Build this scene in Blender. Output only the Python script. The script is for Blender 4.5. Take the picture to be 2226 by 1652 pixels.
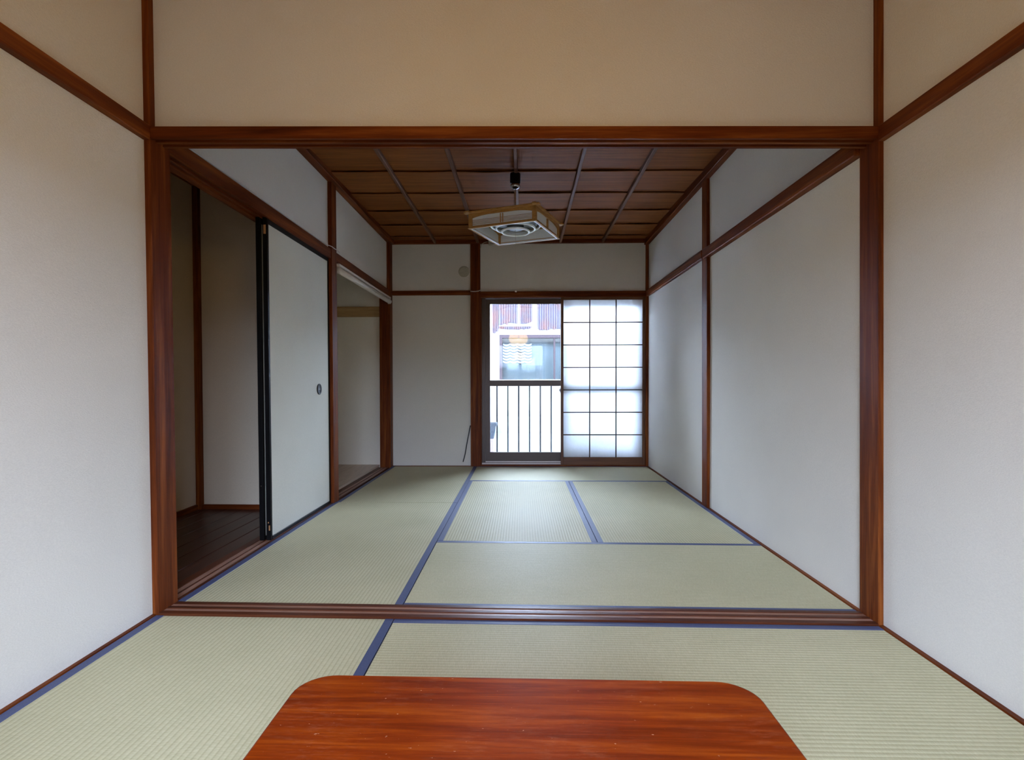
import bpy, bmesh, math, random
from mathutils import Vector

for o in list(bpy.data.objects):
    bpy.data.objects.remove(o, do_unlink=True)
scene = bpy.context.scene
COL = scene.collection
PI = math.pi
random.seed(7)

# ------------------------------------------------------------------ camera
cam_data = bpy.data.cameras.new('camera')
cam = bpy.data.objects.new('camera', cam_data)
COL.objects.link(cam)
cam.location = (1.3449, -2.0874, 0.8731)
cam.rotation_euler = (PI / 2 - 0.014, 0.0, 0.0173)
cam_data.sensor_fit = 'HORIZONTAL'
cam_data.sensor_width = 36.0
cam_data.lens = 1176.25 / 2226.0 * 36.0
cam_data.shift_y = 21.42 / 2226.0
cam_data.clip_start = 0.02
scene.camera = cam

# ------------------------------------------------------------------ light: overcast sky through the two windows
world = bpy.data.worlds.new('overcast_sky')
scene.world = world
world.use_nodes = True
wn = world.node_tree
wn.nodes['Background'].inputs['Color'].default_value = (0.625, 0.752, 1.02, 1)
wn.nodes['Background'].inputs['Strength'].default_value = 7.3


def portal(name, loc, sx, sz, rot):
    l = bpy.data.lights.new(name, 'AREA')
    l.shape = 'RECTANGLE'
    l.size, l.size_y = sx, sz
    l.cycles.is_portal = True
    o = bpy.data.objects.new(name, l)
    o.location = loc
    o.rotation_euler = rot
    COL.objects.link(o)


portal('window_portal_far', (1.79, 3.70, 0.90), 1.72, 1.78, (-PI / 2, 0, 0))       # light goes towards -Y
portal('window_portal_rear', (1.32, -2.88, 0.92), 1.14, 1.66, (PI / 2, 0, 0))      # light goes towards +Y

scene.view_settings.view_transform = 'Standard'
scene.view_settings.look = 'None'
scene.view_settings.gamma = 1.0
scene.view_settings.use_curve_mapping = False
scene.view_settings.exposure = 3.15
scene.cycles.use_denoising = True
scene.cycles.use_adaptive_sampling = True
scene.cycles.adaptive_threshold = 0.035
scene.cycles.max_bounces = 9
scene.cycles.diffuse_bounces = 6
scene.cycles.glossy_bounces = 3
scene.cycles.transparent_max_bounces = 16
scene.cycles.transmission_bounces = 4
scene.cycles.sample_clamp_indirect = 8.0
scene.cycles.caustics_reflective = False
scene.cycles.caustics_refractive = False


# ------------------------------------------------------------------ the old timber frame has settled a little out of true
def settle(x, y, z):
    t = min(1.0, max(-0.033, y / 3.52))
    return (x + (-0.009 * (1 - t) - 0.0011 * t) * z, y,
            z + (-0.0073 * (1 - t) + 0.0022 * t) * (x - 1.32))


# ------------------------------------------------------------------ materials
def mat_base(name):
    m = bpy.data.materials.new(name)
    m.use_nodes = True
    nt = m.node_tree
    b = nt.nodes['Principled BSDF']
    return m, nt, b


def N(nt, kind, **kw):
    n = nt.nodes.new(kind)
    for k, v in kw.items():
        setattr(n, k, v)
    return n


def coords(nt, scale, rand=True):
    tc = N(nt, 'ShaderNodeTexCoord')
    mp = N(nt, 'ShaderNodeMapping')
    mp.inputs['Scale'].default_value = scale
    nt.links.new(tc.outputs['Object'], mp.inputs['Vector'])
    if rand:
        oi = N(nt, 'ShaderNodeObjectInfo')
        mul = N(nt, 'ShaderNodeMath', operation='MULTIPLY')
        mul.inputs[1].default_value = 37.0
        nt.links.new(oi.outputs['Random'], mul.inputs[0])
        nt.links.new(mul.outputs[0], mp.inputs['Location'])
    return mp.outputs['Vector']


def noise(nt, vec, scale, detail=4.0, rough=0.55, dist=0.0):
    n = N(nt, 'ShaderNodeTexNoise')
    n.inputs['Scale'].default_value = scale
    n.inputs['Detail'].default_value = detail
    n.inputs['Roughness'].default_value = rough
    n.inputs['Distortion'].default_value = dist
    nt.links.new(vec, n.inputs['Vector'])
    return n.outputs['Fac']


def ramp(nt, fac, stops):
    r = N(nt, 'ShaderNodeValToRGB')
    els = r.color_ramp.elements
    while len(els) < len(stops):
        els.new(0.5)
    for e, (p, c) in zip(els, stops):
        e.position = p
        e.color = (*c, 1) if len(c) == 3 else c
    nt.links.new(fac, r.inputs['Fac'])
    return r.outputs['Color']


def bump(nt, bsdf, h, strength, dist, prev=None):
    b = N(nt, 'ShaderNodeBump')
    b.inputs['Strength'].default_value = strength
    b.inputs['Distance'].default_value = dist
    nt.links.new(h, b.inputs['Height'])
    if prev is not None:
        nt.links.new(prev, b.inputs['Normal'])
    nt.links.new(b.outputs['Normal'], bsdf.inputs['Normal'])
    return b.outputs['Normal']


def mix(nt, fac, a, b, blend='MIX'):
    n = N(nt, 'ShaderNodeMix', data_type='RGBA', blend_type=blend)
    for sock, v in ((n.inputs[0], fac), (n.inputs[6], a), (n.inputs[7], b)):
        if isinstance(v, (int, float)):
            sock.default_value = v
        elif isinstance(v, tuple):
            sock.default_value = (*v, 1)
        else:
            nt.links.new(v, sock)
    return n.outputs[2]


def wood(name, axis, stops, rough=0.42, grain=26.0, stretch=0.05, spec=0.35):
    m, nt, b = mat_base(name)
    sc = [1.0, 1.0, 1.0]
    sc['xyz'.index(axis)] = stretch
    v = coords(nt, sc)
    f = noise(nt, v, grain, 6, 0.6, 0.6)
    c = ramp(nt, f, stops)
    f2 = noise(nt, v, grain * 7, 3, 0.6)
    c2 = ramp(nt, f2, [(0.35, (0.62, 0.62, 0.62)), (0.65, (1.0, 1.0, 1.0))])
    nt.links.new(mix(nt, 0.55, c, c2, 'MULTIPLY'), b.inputs['Base Color'])
    b.inputs['Roughness'].default_value = rough
    b.inputs['Specular IOR Level'].default_value = spec
    bump(nt, b, f2, 0.25, 0.0012)
    return m


TIMBER = [(0.25, (0.048, 0.008, 0.002)), (0.5, (0.145, 0.030, 0.005)), (0.75, (0.315, 0.090, 0.017))]
timber = {a: wood('stained_timber_' + a, a, TIMBER, 0.48, spec=0.12) for a in 'xyz'}
GROOVE = [(0.3, (0.27, 0.125, 0.08)), (0.7, (0.45, 0.25, 0.18))]
RIDGE = [(0.3, (0.050, 0.010, 0.004)), (0.7, (0.125, 0.034, 0.012))]
ridge = {a: wood('dark_sill_' + a, a, RIDGE, 0.42, spec=0.2) for a in 'xy'}
groove = {a: wood('worn_track_' + a, a, GROOVE, 0.4) for a in 'xy'}
BOARD = [(0.25, (0.150, 0.044, 0.010)), (0.5, (0.240, 0.076, 0.017)), (0.75, (0.330, 0.112, 0.028))]
board_wood = wood('ceiling_cedar', 'x', BOARD, 0.55, 30.0, 0.04, 0.10)
batten_wood = wood('ceiling_batten_wood', 'y', [(0.3, (0.13, 0.058, 0.034)), (0.7, (0.21, 0.10, 0.064))], 0.45, spec=0.12)
pale_wood = {a: wood('pale_pine_' + a, a, [(0.3, (0.36, 0.20, 0.075)), (0.7, (0.52, 0.33, 0.15))], 0.5) for a in 'xyz'}
plywood = wood('closet_plywood', 'y', [(0.3, (0.66, 0.53, 0.42)), (0.7, (0.78, 0.66, 0.55))], 0.5, 14.0)
plank_wood = wood('dark_floor_plank', 'y', [(0.3, (0.045, 0.014, 0.009)), (0.7, (0.085, 0.028, 0.018))], 0.34, 20.0, 0.05, 0.3)
lamp_wood = {a: wood('lamp_cedar_' + a, a, [(0.3, (0.40, 0.19, 0.050)), (0.7, (0.58, 0.31, 0.095))], 0.45) for a in 'x'}
bar_wood = {a: wood('shoji_bar_' + a, a, [(0.3, (0.030, 0.014, 0.010)), (0.7, (0.055, 0.026, 0.018))], 0.5, spec=0.2) for a in 'xz'}
shoji_wood = {a: wood('shoji_timber_' + a, a, [(0.3, (0.10, 0.035, 0.015)), (0.7, (0.19, 0.075, 0.03))], 0.4) for a in 'xz'}


def plain(name, col, rough=0.5, metal=0.0, spec=0.5, noise_amt=0.0, nscale=40.0):
    m, nt, b = mat_base(name)
    b.inputs['Roughness'].default_value = rough
    b.inputs['Metallic'].default_value = metal
    b.inputs['Specular IOR Level'].default_value = spec
    v = coords(nt, (1, 1, 1))
    f = noise(nt, v, nscale, 3)
    a = max(noise_amt, 0.04)
    nt.links.new(ramp(nt, f, [(0.3, tuple(c * (1 - a) for c in col)), (0.7, tuple(min(1, c * (1 + a)) for c in col))]), b.inputs['Base Color'])
    return m


def wallpaper(name, col):
    m, nt, b = mat_base(name)
    v = coords(nt, (1, 1, 1))
    f = noise(nt, v, 2.2, 3)
    base = ramp(nt, f, [(0.3, tuple(c * 0.985 for c in col)), (0.7, tuple(c * 1.035 for c in col))])
    b.inputs['Roughness'].default_value = 0.85
    b.inputs['Specular IOR Level'].default_value = 0.2
    v2 = coords(nt, (0.55, 0.55, 1.6))
    f2 = noise(nt, v2, 300.0, 3, 0.6)
    grain = ramp(nt, f2, [(0.32, (0.90, 0.90, 0.90)), (0.68, (1.0, 1.0, 1.0))])
    nt.links.new(mix(nt, 1.0, base, grain, 'MULTIPLY'), b.inputs['Base Color'])
    n1 = bump(nt, b, f2, 0.6, 0.002)
    f3 = noise(nt, v, 120.0, 2, 0.5)
    bump(nt, b, f3, 0.16, 0.003, n1)
    return m


paper_wall = wallpaper('cream_wallpaper', (0.745, 0.702, 0.64))
closet_cream = wallpaper('brightened_closet_wallpaper', (0.80, 0.74, 0.64))  # lighter copy, brightness put into the colour for the dim second closet
closet_paper = wallpaper('bounce_tinted_closet_wallpaper', (0.68, 0.56, 0.43))  # browner copy, warm bounce light put into the colour


def tatami(name, across):
    """woven rush; the ribs run along the mat's long side, 'across' is the axis they repeat on"""
    m, nt, b = mat_base(name)
    tc = N(nt, 'ShaderNodeTexCoord')
    sep = N(nt, 'ShaderNodeSeparateXYZ')
    nt.links.new(tc.outputs['Object'], sep.inputs[0])
    mul = N(nt, 'ShaderNodeMath', operation='MULTIPLY')
    mul.inputs[1].default_value = 2 * PI / 0.0155
    nt.links.new(sep.outputs['XYZ'.index(across)], mul.inputs[0])
    sn = N(nt, 'ShaderNodeMath', operation='SINE')
    nt.links.new(mul.outputs[0], sn.inputs[0])
    mr = N(nt, 'ShaderNodeMapRange')
    mr.inputs['From Min'].default_value = -1
    mr.inputs['From Max'].default_value = 1
    nt.links.new(sn.outputs[0], mr.inputs['Value'])
    v = coords(nt, (1, 1, 1))
    f = noise(nt, v, 2.5, 4)
    c = ramp(nt, f, [(0.3, (0.575, 0.537, 0.35)), (0.7, (0.64, 0.592, 0.395))])
    sc = (60, 500, 1) if across == 'Y' else (500, 60, 1)
    sc = (420, 60, 1) if across == 'Y' else (60, 420, 1)
    f2 = noise(nt, coords(nt, sc), 1.0, 2)
    c2 = ramp(nt, f2, [(0.3, (0.84, 0.84, 0.80)), (0.7, (1.0, 1.0, 1.0))])
    rib = ramp(nt, mr.outputs[0], [(0.0, (0.82, 0.81, 0.77)), (0.36, (1.0, 1.0, 1.0))])
    cc = mix(nt, 1.0, mix(nt, 1.0, c, c2, 'MULTIPLY'), rib, 'MULTIPLY')
    nt.links.new(cc, b.inputs['Base Color'])
    b.inputs['Roughness'].default_value = 0.52
    b.inputs['Specular IOR Level'].default_value = 0.07
    n1 = bump(nt, b, mr.outputs[0], 0.5, 0.0010)
    bump(nt, b, f2, 0.25, 0.0006, n1)
    return m


tatami_y = tatami('tatami_rush_long_y', 'X')
tatami_x = tatami('tatami_rush_long_x', 'Y')
border_cloth = plain('slate_blue_border_cloth', (0.072, 0.088, 0.180), 0.5, 0, 0.3, 0.12, 300.0)


def table_material():
    m, nt, b = mat_base('varnished_red_table_top')
    v = coords(nt, (0.055, 1, 1), False)
    f = noise(nt, v, 42, 9, 0.70, 0.4)
    c = ramp(nt, f, [(0.28, (0.075, 0.008, 0.001)), (0.48, (0.175, 0.023, 0.002)), (0.72, (0.33, 0.066, 0.004))])
    big = noise(nt, coords(nt, (0.5, 1, 1), False), 3.0, 3)
    c = mix(nt, 0.5, c, ramp(nt, big, [(0.35, (0.62, 0.52, 0.5)), (0.65, (1, 1, 1))]), 'MULTIPLY')
    # worn specks and short scratches
    sp = noise(nt, coords(nt, (0.45, 1, 1), False), 210.0, 2, 0.6)
    spm = ramp(nt, sp, [(0.735, (0, 0, 0)), (0.79, (0.8, 0.8, 0.8))])
    area = noise(nt, coords(nt, (1, 1, 1), False), 6.0, 3)
    am = ramp(nt, area, [(0.42, (0, 0, 0)), (0.62, (0.75, 0.75, 0.75))])
    haze = noise(nt, coords(nt, (0.2, 1, 1), False), 160.0, 3, 0.7)
    hz = ramp(nt, haze, [(0.50, (0, 0, 0)), (0.74, (0.22, 0.22, 0.22))])
    hzm = mix(nt, 1.0, hz, am, 'MULTIPLY')
    c = mix(nt, hzm, c, (0.42, 0.17, 0.08))
    c = mix(nt, spm, c, (0.55, 0.33, 0.20))
    nt.links.new(c, b.inputs['Base Color'])
    rr = ramp(nt, area, [(0.3, (0.30, 0.30, 0.30)), (0.7, (0.5, 0.5, 0.5))])
    nt.links.new(rr, b.inputs['Roughness'])
    b.inputs['Specular IOR Level'].default_value = 0.07
    bump(nt, b, haze, 0.12, 0.0008)
    return m


table_wood = table_material()
table_leg_wood = wood('table_leg_wood', 'z', [(0.3, (0.12, 0.02, 0.006)), (0.7, (0.25, 0.05, 0.012))], 0.4)

fusuma_paper = wallpaper('fusuma_paper', (0.68, 0.66, 0.585))
black_lacquer = plain('black_lacquer', (0.006, 0.0055, 0.006), 0.4, 0, 0.12)
bare_wood = plain('chipped_bare_wood', (0.42, 0.20, 0.08), 0.6, 0, 0.3)
dark_metal = plain('dark_metal', (0.05, 0.05, 0.055), 0.35, 0.7)
steel = plain('polished_steel', (0.62, 0.62, 0.62), 0.18, 1.0)
bronze_alu = plain('bronze_aluminium', (0.075, 0.052, 0.045), 0.40, 0.35, 0.5)
alu_lip = plain('bare_aluminium_lip', (0.42, 0.35, 0.33), 0.35, 0.6)
white_plastic = plain('white_plastic', (0.72, 0.66, 0.62), 0.45)
cream_plastic = plain('cream_plastic', (0.46, 0.42, 0.32), 0.5)
black_rubber = plain('black_rubber', (0.03, 0.032, 0.034), 0.5)
white_wire = plain('white_wire', (0.62, 0.56, 0.54), 0.5)
lamp_white = plain('lamp_white_enamel', (0.80, 0.80, 0.82), 0.3)
lamp_grey = plain('lamp_reflector_grey', (0.10, 0.105, 0.105), 0.35)
lamp_glass = plain('fluorescent_tube_glass', (0.88, 0.90, 0.93), 0.2)
white_paint = plain('white_painted_board', (0.46, 0.49, 0.51), 0.5)
stucco = wallpaper('neighbour_white_stucco', (0.40, 0.40, 0.40))
planter_blue = plain('slate_planter_plastic', (0.030, 0.042, 0.060), 0.5)
planter_pink = plain('pale_pink_stand', (0.22, 0.17, 0.18), 0.6)
dark_void = plain('dark_roof_void', (0.02, 0.015, 0.012), 0.9, 0, 0.1)
roof_tile = plain('grey_roof', (0.12, 0.12, 0.125), 0.6)
ground_mat = plain('street_ground', (0.07, 0.07, 0.068), 0.9, 0, 0.2, 0.15, 0.7)
brown_stucco = plain('brown_stucco', (0.13, 0.10, 0.075), 0.9, 0, 0.2)
gap_dark = plain('dark_gap_sheet', (0.018, 0.024, 0.030), 0.7)
neighbour_frame = plain('neighbour_window_frame', (0.022, 0.016, 0.018), 0.7, 0, 0.1)
reflection_white = plain('white_tile_reflection', (0.42, 0.44, 0.46), 0.8)
curtain_blue = plain('pale_blue_curtain', (0.09, 0.11, 0.122), 0.8)


def rust_sheet():
    m, nt, b = mat_base('rusted_corrugated_sheet')
    v = coords(nt, (1, 1, 0.5))
    f = noise(nt, v, 5.0, 5, 0.65)
    c = ramp(nt, f, [(0.38, (0.026, 0.023, 0.036)), (0.5, (0.030, 0.020, 0.027)), (0.62, (0.046, 0.018, 0.015))])
    nt.links.new(c, b.inputs['Base Color'])
    b.inputs['Roughness'].default_value = 0.7
    return m


rusty = rust_sheet()


def thin_glass():
    m = bpy.data.materials.new('window_glass')
    m.use_nodes = True
    nt = m.node_tree
    nt.nodes.clear()
    out = N(nt, 'ShaderNodeOutputMaterial')
    tr = N(nt, 'ShaderNodeBsdfTransparent')
    tr.inputs['Color'].default_value = (0.93, 0.95, 0.95, 1)
    gl = N(nt, 'ShaderNodeBsdfGlossy')
    gl.inputs['Roughness'].default_value = 0.01
    fr = N(nt, 'ShaderNodeFresnel')
    fr.inputs['IOR'].default_value = 1.45
    mx = N(nt, 'ShaderNodeMixShader')
    nt.links.new(fr.outputs[0], mx.inputs[0])
    nt.links.new(tr.outputs[0], mx.inputs[1])
    nt.links.new(gl.outputs[0], mx.inputs[2])
    nt.links.new(mx.outputs[0], out.inputs['Surface'])
    return m


glass = thin_glass()


def translucent(name, col, fac, tcol=None):
    m = bpy.data.materials.new(name)
    m.use_nodes = True
    nt = m.node_tree
    nt.nodes.clear()
    out = N(nt, 'ShaderNodeOutputMaterial')
    v = coords(nt, (1, 1, 1))
    f = noise(nt, v, 60.0, 4)
    c = ramp(nt, f, [(0.3, tuple(k * 0.96 for k in col)), (0.7, col)])
    df = N(nt, 'ShaderNodeBsdfDiffuse')
    tl = N(nt, 'ShaderNodeBsdfTranslucent')
    nt.links.new(c, df.inputs['Color'])
    nt.links.new(c, tl.inputs['Color'])
    mx = N(nt, 'ShaderNodeMixShader')
    mx.inputs[0].default_value = fac
    nt.links.new(df.outputs[0], mx.inputs[1])
    nt.links.new(tl.outputs[0], mx.inputs[2])
    nt.links.new(mx.outputs[0], out.inputs['Surface'])
    return m


def glowing(name, col, strength):
    m, nt, b = mat_base(name)
    v = coords(nt, (1, 1, 1))
    f = noise(nt, v, 12.0, 2)
    nt.links.new(ramp(nt, f, [(0.3, tuple(c * 0.95 for c in col)), (0.7, col)]), b.inputs['Emission Color'])
    b.inputs['Emission Strength'].default_value = strength
    b.inputs['Base Color'].default_value = (0.8, 0.75, 0.65, 1)
    return m


warm_globe = glowing('lit_paper_globe', (1.0, 0.62, 0.15), 1.3)
shoji_paper = translucent('shoji_paper', (0.95, 0.955, 0.965), 0.66)
lamp_acrylic = translucent('lamp_acrylic', (0.90, 0.90, 0.88), 0.35)


# ------------------------------------------------------------------ geometry helpers
class MB:
    """collects geometry in room coordinates; build() settles it and links ONE mesh object"""

    def __init__(self):
        self.v, self.f = [], []

    def add(self, verts, faces):
        k = len(self.v)
        self.v += [tuple(p) for p in verts]
        self.f += [tuple(i + k for i in fc) for fc in faces]
        return self

    def box(self, x0, x1, y0, y1, z0, z1, bev=0.0, seg=1):
        bm = bmesh.new()
        bmesh.ops.create_cube(bm, size=1.0)
        for v in bm.verts:
            v.co = Vector((x0 + (v.co.x + .5) * (x1 - x0), y0 + (v.co.y + .5) * (y1 - y0), z0 + (v.co.z + .5) * (z1 - z0)))
        if bev > 0:
            bmesh.ops.bevel(bm, geom=list(bm.edges), offset=bev, segments=seg, affect='EDGES', profile=0.5)
        bm.verts.index_update()
        self.add([v.co for v in bm.verts], [[v.index for v in f.verts] for f in bm.faces])
        bm.free()
        return self

    def prism(self, prof, a0, a1, axis):
        """closed profile extruded along an axis; profile holds the two other coordinates in xyz order"""
        i = 'xyz'.index(axis)
        n = len(prof)

        def p(q, a):
            q = list(q)
            q.insert(i, a)
            return q
        vs = [p(q, a0) for q in prof] + [p(q, a1) for q in prof]
        fs = [[k, (k + 1) % n, n + (k + 1) % n, n + k] for k in range(n)]
        fs += [list(range(n))[::-1], list(range(n, 2 * n))]
        return self.add(vs, fs)

    def tube(self, pts, r, n=10, caps=True):
        pts = [Vector(p) for p in pts]
        rings = []
        up = None
        for i, p in enumerate(pts):
            d = (pts[min(i + 1, len(pts) - 1)] - pts[max(i - 1, 0)]).normalized()
            if up is None:
                up = Vector((0, 0, 1)) if abs(d.z) < 0.9 else Vector((1, 0, 0))
            s = d.cross(up).normalized()
            u = s.cross(d).normalized()
            up = u
            rings.append([p + (s * math.cos(2 * PI * k / n) + u * math.sin(2 * PI * k / n)) * r for k in range(n)])
        vs = [q for ring in rings for q in ring]
        fs = []
        for i in range(len(rings) - 1):
            for k in range(n):
                fs.append([i * n + k, i * n + (k + 1) % n, (i + 1) * n + (k + 1) % n, (i + 1) * n + k])
        if caps:
            fs.append(list(range(n))[::-1])
            fs.append([len(vs) - n + k for k in range(n)])
        return self.add(vs, fs)

    def ring(self, c, R, r, axis='z', n=40, m=10):
        vs, fs = [], []
        for i in range(n):
            a = 2 * PI * i / n
            for j in range(m):
                b = 2 * PI * j / m
                rr = R + r * math.cos(b)
                q = [rr * math.cos(a), rr * math.sin(a)]
                q.insert('xyz'.index(axis), r * math.sin(b))
                vs.append([c[k] + q[k] for k in range(3)])
                fs.append([i * m + j, i * m + (j + 1) % m, ((i + 1) % n) * m + (j + 1) % m, ((i + 1) % n) * m + j])
        return self.add(vs, fs)

    def lathe(self, c, prof, axis='z', n=32):
        """prof: (radius, height along axis); closed ends where the radius is 0"""
        vs, fs = [], []
        for (r, h) in prof:
            for i in range(n):
                a = 2 * PI * i / n
                q = [r * math.cos(a), r * math.sin(a)]
                q.insert('xyz'.index(axis), h)
                vs.append([c[k] + q[k] for k in range(3)])
        for j in range(len(prof) - 1):
            for i in range(n):
                fs.append([j * n + i, j * n + (i + 1) % n, (j + 1) * n + (i + 1) % n, (j + 1) * n + i])
        fs.append(list(range(n))[::-1])
        fs.append([(len(prof) - 1) * n + i for i in range(n)])
        return self.add(vs, fs)

    def rotz(self, c, ang):
        ca, sa = math.cos(ang), math.sin(ang)
        self.v = [(c[0] + (x - c[0]) * ca - (y - c[1]) * sa, c[1] + (x - c[0]) * sa + (y - c[1]) * ca, z) for x, y, z in self.v]
        return self

    def build(self, name, mat, parent=None, smooth=False, origin=None):
        vs = [Vector(settle(*p)) for p in self.v]
        if origin is not None:
            org = Vector(settle(*origin))
        else:
            lo = [min(v[i] for v in vs) for i in range(3)]
            hi = [max(v[i] for v in vs) for i in range(3)]
            org = Vector(((lo[0] + hi[0]) / 2, (lo[1] + hi[1]) / 2, lo[2]))
        me = bpy.data.meshes.new(name)
        me.from_pydata([v - org for v in vs], [], self.f)
        bm = bmesh.new()
        bm.from_mesh(me)
        bmesh.ops.recalc_face_normals(bm, faces=bm.faces)
        bm.to_mesh(me)
        bm.free()
        if smooth:
            for p in me.polygons:
                p.use_smooth = True
        me.materials.append(mat)
        o = bpy.data.objects.new(name, me)
        COL.objects.link(o)
        o.location = org
        if parent is not None:
            par_to(o, parent)
        return o


WORLD_LOC = {}


def wloc(o):
    p = Vector(o.location)
    while o.parent is not None:
        o = o.parent
        p += Vector(o.location)
    return p


def par_to(o, parent):
    o.parent = parent
    o.location = Vector(o.location) - wloc(parent)


def tag(o, label=None, cat=None, group=None, kind=None):
    if label:
        o['label'] = label
    if cat:
        o['category'] = cat
    if group:
        o['group'] = group
    if kind:
        o['kind'] = kind
    return o


def thing(name, loc, label, cat, group=None, kind=None):
    o = bpy.data.objects.new(name, None)
    o.empty_display_size = 0.1
    COL.objects.link(o)
    o.location = settle(*loc)
    return tag(o, label, cat, group, kind)


def struct(o, label, cat):
    return tag(o, label, cat, None, 'structure')


trim_no = [0]


def trim(mb, mat, label, cat='post'):
    trim_no[0] += 1
    return struct(mb.build('trim_%d' % trim_no[0], mat), label, cat)


def bx(*a, **k):
    return MB().box(*a, **k)


XR, D = 2.64, 3.52
CEIL = 2.335

# ================================================================== THE SETTING
# ---- floors under the mats
struct(bx(-0.10, 2.75, -0.118, 3.70, -0.16, -0.058).build('floor', dark_void), 'dark subfloor under the tatami of the far room', 'floor')
fl = MB()
fl.box(-0.10, 2.75, -2.95, -0.118, -0.16, -0.058)
fl.box(-0.008, 0.876, -2.78, -1.90, -0.058, 0.0)
fl.box(0.880, 2.64, -2.78, -1.01, -0.058, 0.0)
struct(fl.build('floor', tatami_x), 'tatami covered floor of the near room behind the low table', 'floor')

# ---- side walls
struct(bx(-0.12, -0.022, -2.9, -0.116, -0.06, 2.42).build('wall_left', paper_wall), 'cream papered left wall of the near room', 'wall')
struct(bx(2.657, 2.76, -2.9, -0.116, -0.06, 2.42).build('wall_right', paper_wall), 'cream papered right wall of the near room', 'wall')
struct(bx(2.657, 2.76, -0.116, 3.66, -0.06, 2.42).build('wall_right', paper_wall), 'cream papered right wall of the far room', 'wall')
struct(bx(-0.09, -0.028, -0.01, 3.56, 1.82, 2.42).build('wall_left', paper_wall), 'strip of cream wall above the closet openings', 'wall')
# ---- wall over the wide opening
struct(bx(-0.02, 2.66, -0.086, -0.036, 1.79, 2.42).build('wall_front', paper_wall), 'wide cream wall panel above the opening between the rooms', 'wall')
# ---- far wall (left panel, top panel)
wf = MB()
wf.box(-0.10, 0.85, 3.545, 3.66, -0.06, 1.80)
wf.box(-0.10, 0.85, 3.545, 3.66, 1.80, 2.42)
wf.box(0.85, 2.70, 3.545, 3.66, 1.79, 2.42)
struct(wf.build('wall_back', paper_wall), 'grey cream far wall around the window', 'wall')
# ---- wall behind the viewer with its window opening
wb = MB()
wb.box(-0.12, 0.76, -2.90, -2.78, -0.06, 2.42)
wb.box(1.88, 2.76, -2.90, -2.78, -0.06, 2.42)
wb.box(0.76, 1.88, -2.90, -2.78, 1.74, 2.42)
wb.box(0.76, 1.88, -2.90, -2.78, -0.06, 0.10)
struct(wb.build('wall_rear', paper_wall), 'cream wall with the balcony window behind the viewer', 'wall')
w2 = thing('window_2', (1.32, -2.84, 0.10), 'wide balcony window in the wall behind the viewer', 'window', None, 'structure')
for k in range(2):
    x0 = 0.76 + k * 0.56
    y = -2.84 - 0.03 * k
    fr = MB()
    fr.box(x0, x0 + 0.04, y - .014, y + .014, 0.10, 1.74)
    fr.box(x0 + .52, x0 + .56, y - .014, y + .014, 0.10, 1.74)
    fr.box(x0 + .04, x0 + .52, y - .014, y + .014, 0.10, 0.15)
    fr.box(x0 + .04, x0 + .52, y - .014, y + .014, 1.70, 1.74)
    s_ = fr.build('sash', bronze_alu, w2)
    bx(x0 + .04, x0 + .52, y - .002, y + .002, 0.15, 1.70).build('pane', glass, s_)

# ---- ceilings
struct(bx(-0.12, 2.76, -2.9, -0.03, 2.40, 2.46).build('ceiling', board_wood), 'brown board ceiling of the near room', 'ceiling')
ce = thing('ceiling', (1.32, 1.75, CEIL), 'dark brown board ceiling with slim battens in the far room', 'ceiling', None, 'structure')
bx(-0.12, 2.76, -0.03, 3.66, 2.40, 2.46).build('ceiling_void', dark_void, ce)
seams = [-0.03, 0.43, 0.85, 1.27, 1.69, 2.125, 2.55, 2.965, 3.355, 3.55]
bat_x = [0.455, 0.895, 1.320, 1.750, 2.185]
bays = [-0.03] + bat_x + [2.66]
for i in range(len(seams) - 1):
    y0, y1 = seams[i], seams[i + 1]
    rnd = random.Random(40 + i)
    top, bot, fs = [], [], []
    nx = 36
    amp0 = [rnd.uniform(0.000, 0.007) for _ in bays]
    amp1 = [rnd.uniform(-0.001, 0.004) for _ in bays]
    vs = []
    for k in range(nx + 1):
        x = -0.03 + 2.69 * k / nx
        b = max(j for j in range(len(bays) - 1) if x >= bays[j] - 1e-6 or j == 0)
        u = (x - bays[b]) / (bays[b + 1] - bays[b])
        s = math.sin(PI * min(1, max(0, u))) ** 2
        za = CEIL - amp0[b] * s                     # lapped boards: the near edge sags below its neighbour
        zb = CEIL + 0.0125 + amp1[b] * s
        yb = min(y1 + 0.025, 3.56)
        vs += [(x, y0, za), (x, yb, zb), (x, yb, zb + 0.005), (x, y0, za + 0.005)]
    for k in range(nx):
        a, c = 4 * k, 4 * k + 4
        for j in range(4):
            fs.append([a + j, a + (j + 1) % 4, c + (j + 1) % 4, c + j])
    fs += [[0, 1, 2, 3], [4 * nx + 3, 4 * nx + 2, 4 * nx + 1, 4 * nx]]
    MB().add(vs, fs).build('ceiling_board', board_wood, ce)
for x in bat_x:
    bx(x - 0.012, x + 0.012, -0.02, 3.53, CEIL - 0.026, CEIL + 0.008, bev=0.003).build('ceiling_batten', batten_wood, ce)
# ceiling cornice strips
trim(bx(-0.03, 0.030, -0.03, 3.53, 2.303, 2.352, bev=0.003), timber['y'], 'dark cornice strip along the left edge of the board ceiling', 'trim')
trim(bx(2.612, 2.66, -0.03, 3.53, 2.285, 2.350, bev=0.003), timber['y'], 'dark cornice strip along the right edge of the board ceiling', 'trim')
trim(bx(-0.02, 2.66, 3.505, 3.56, 2.308, 2.352, bev=0.003), timber['x'], 'dark cornice strip along the far edge of the board ceiling', 'trim')
trim(bx(-0.02, 2.66, -0.04, -0.005, 2.300, 2.352), timber['x'], 'dark cornice strip hidden behind the header wall', 'trim')

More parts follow.
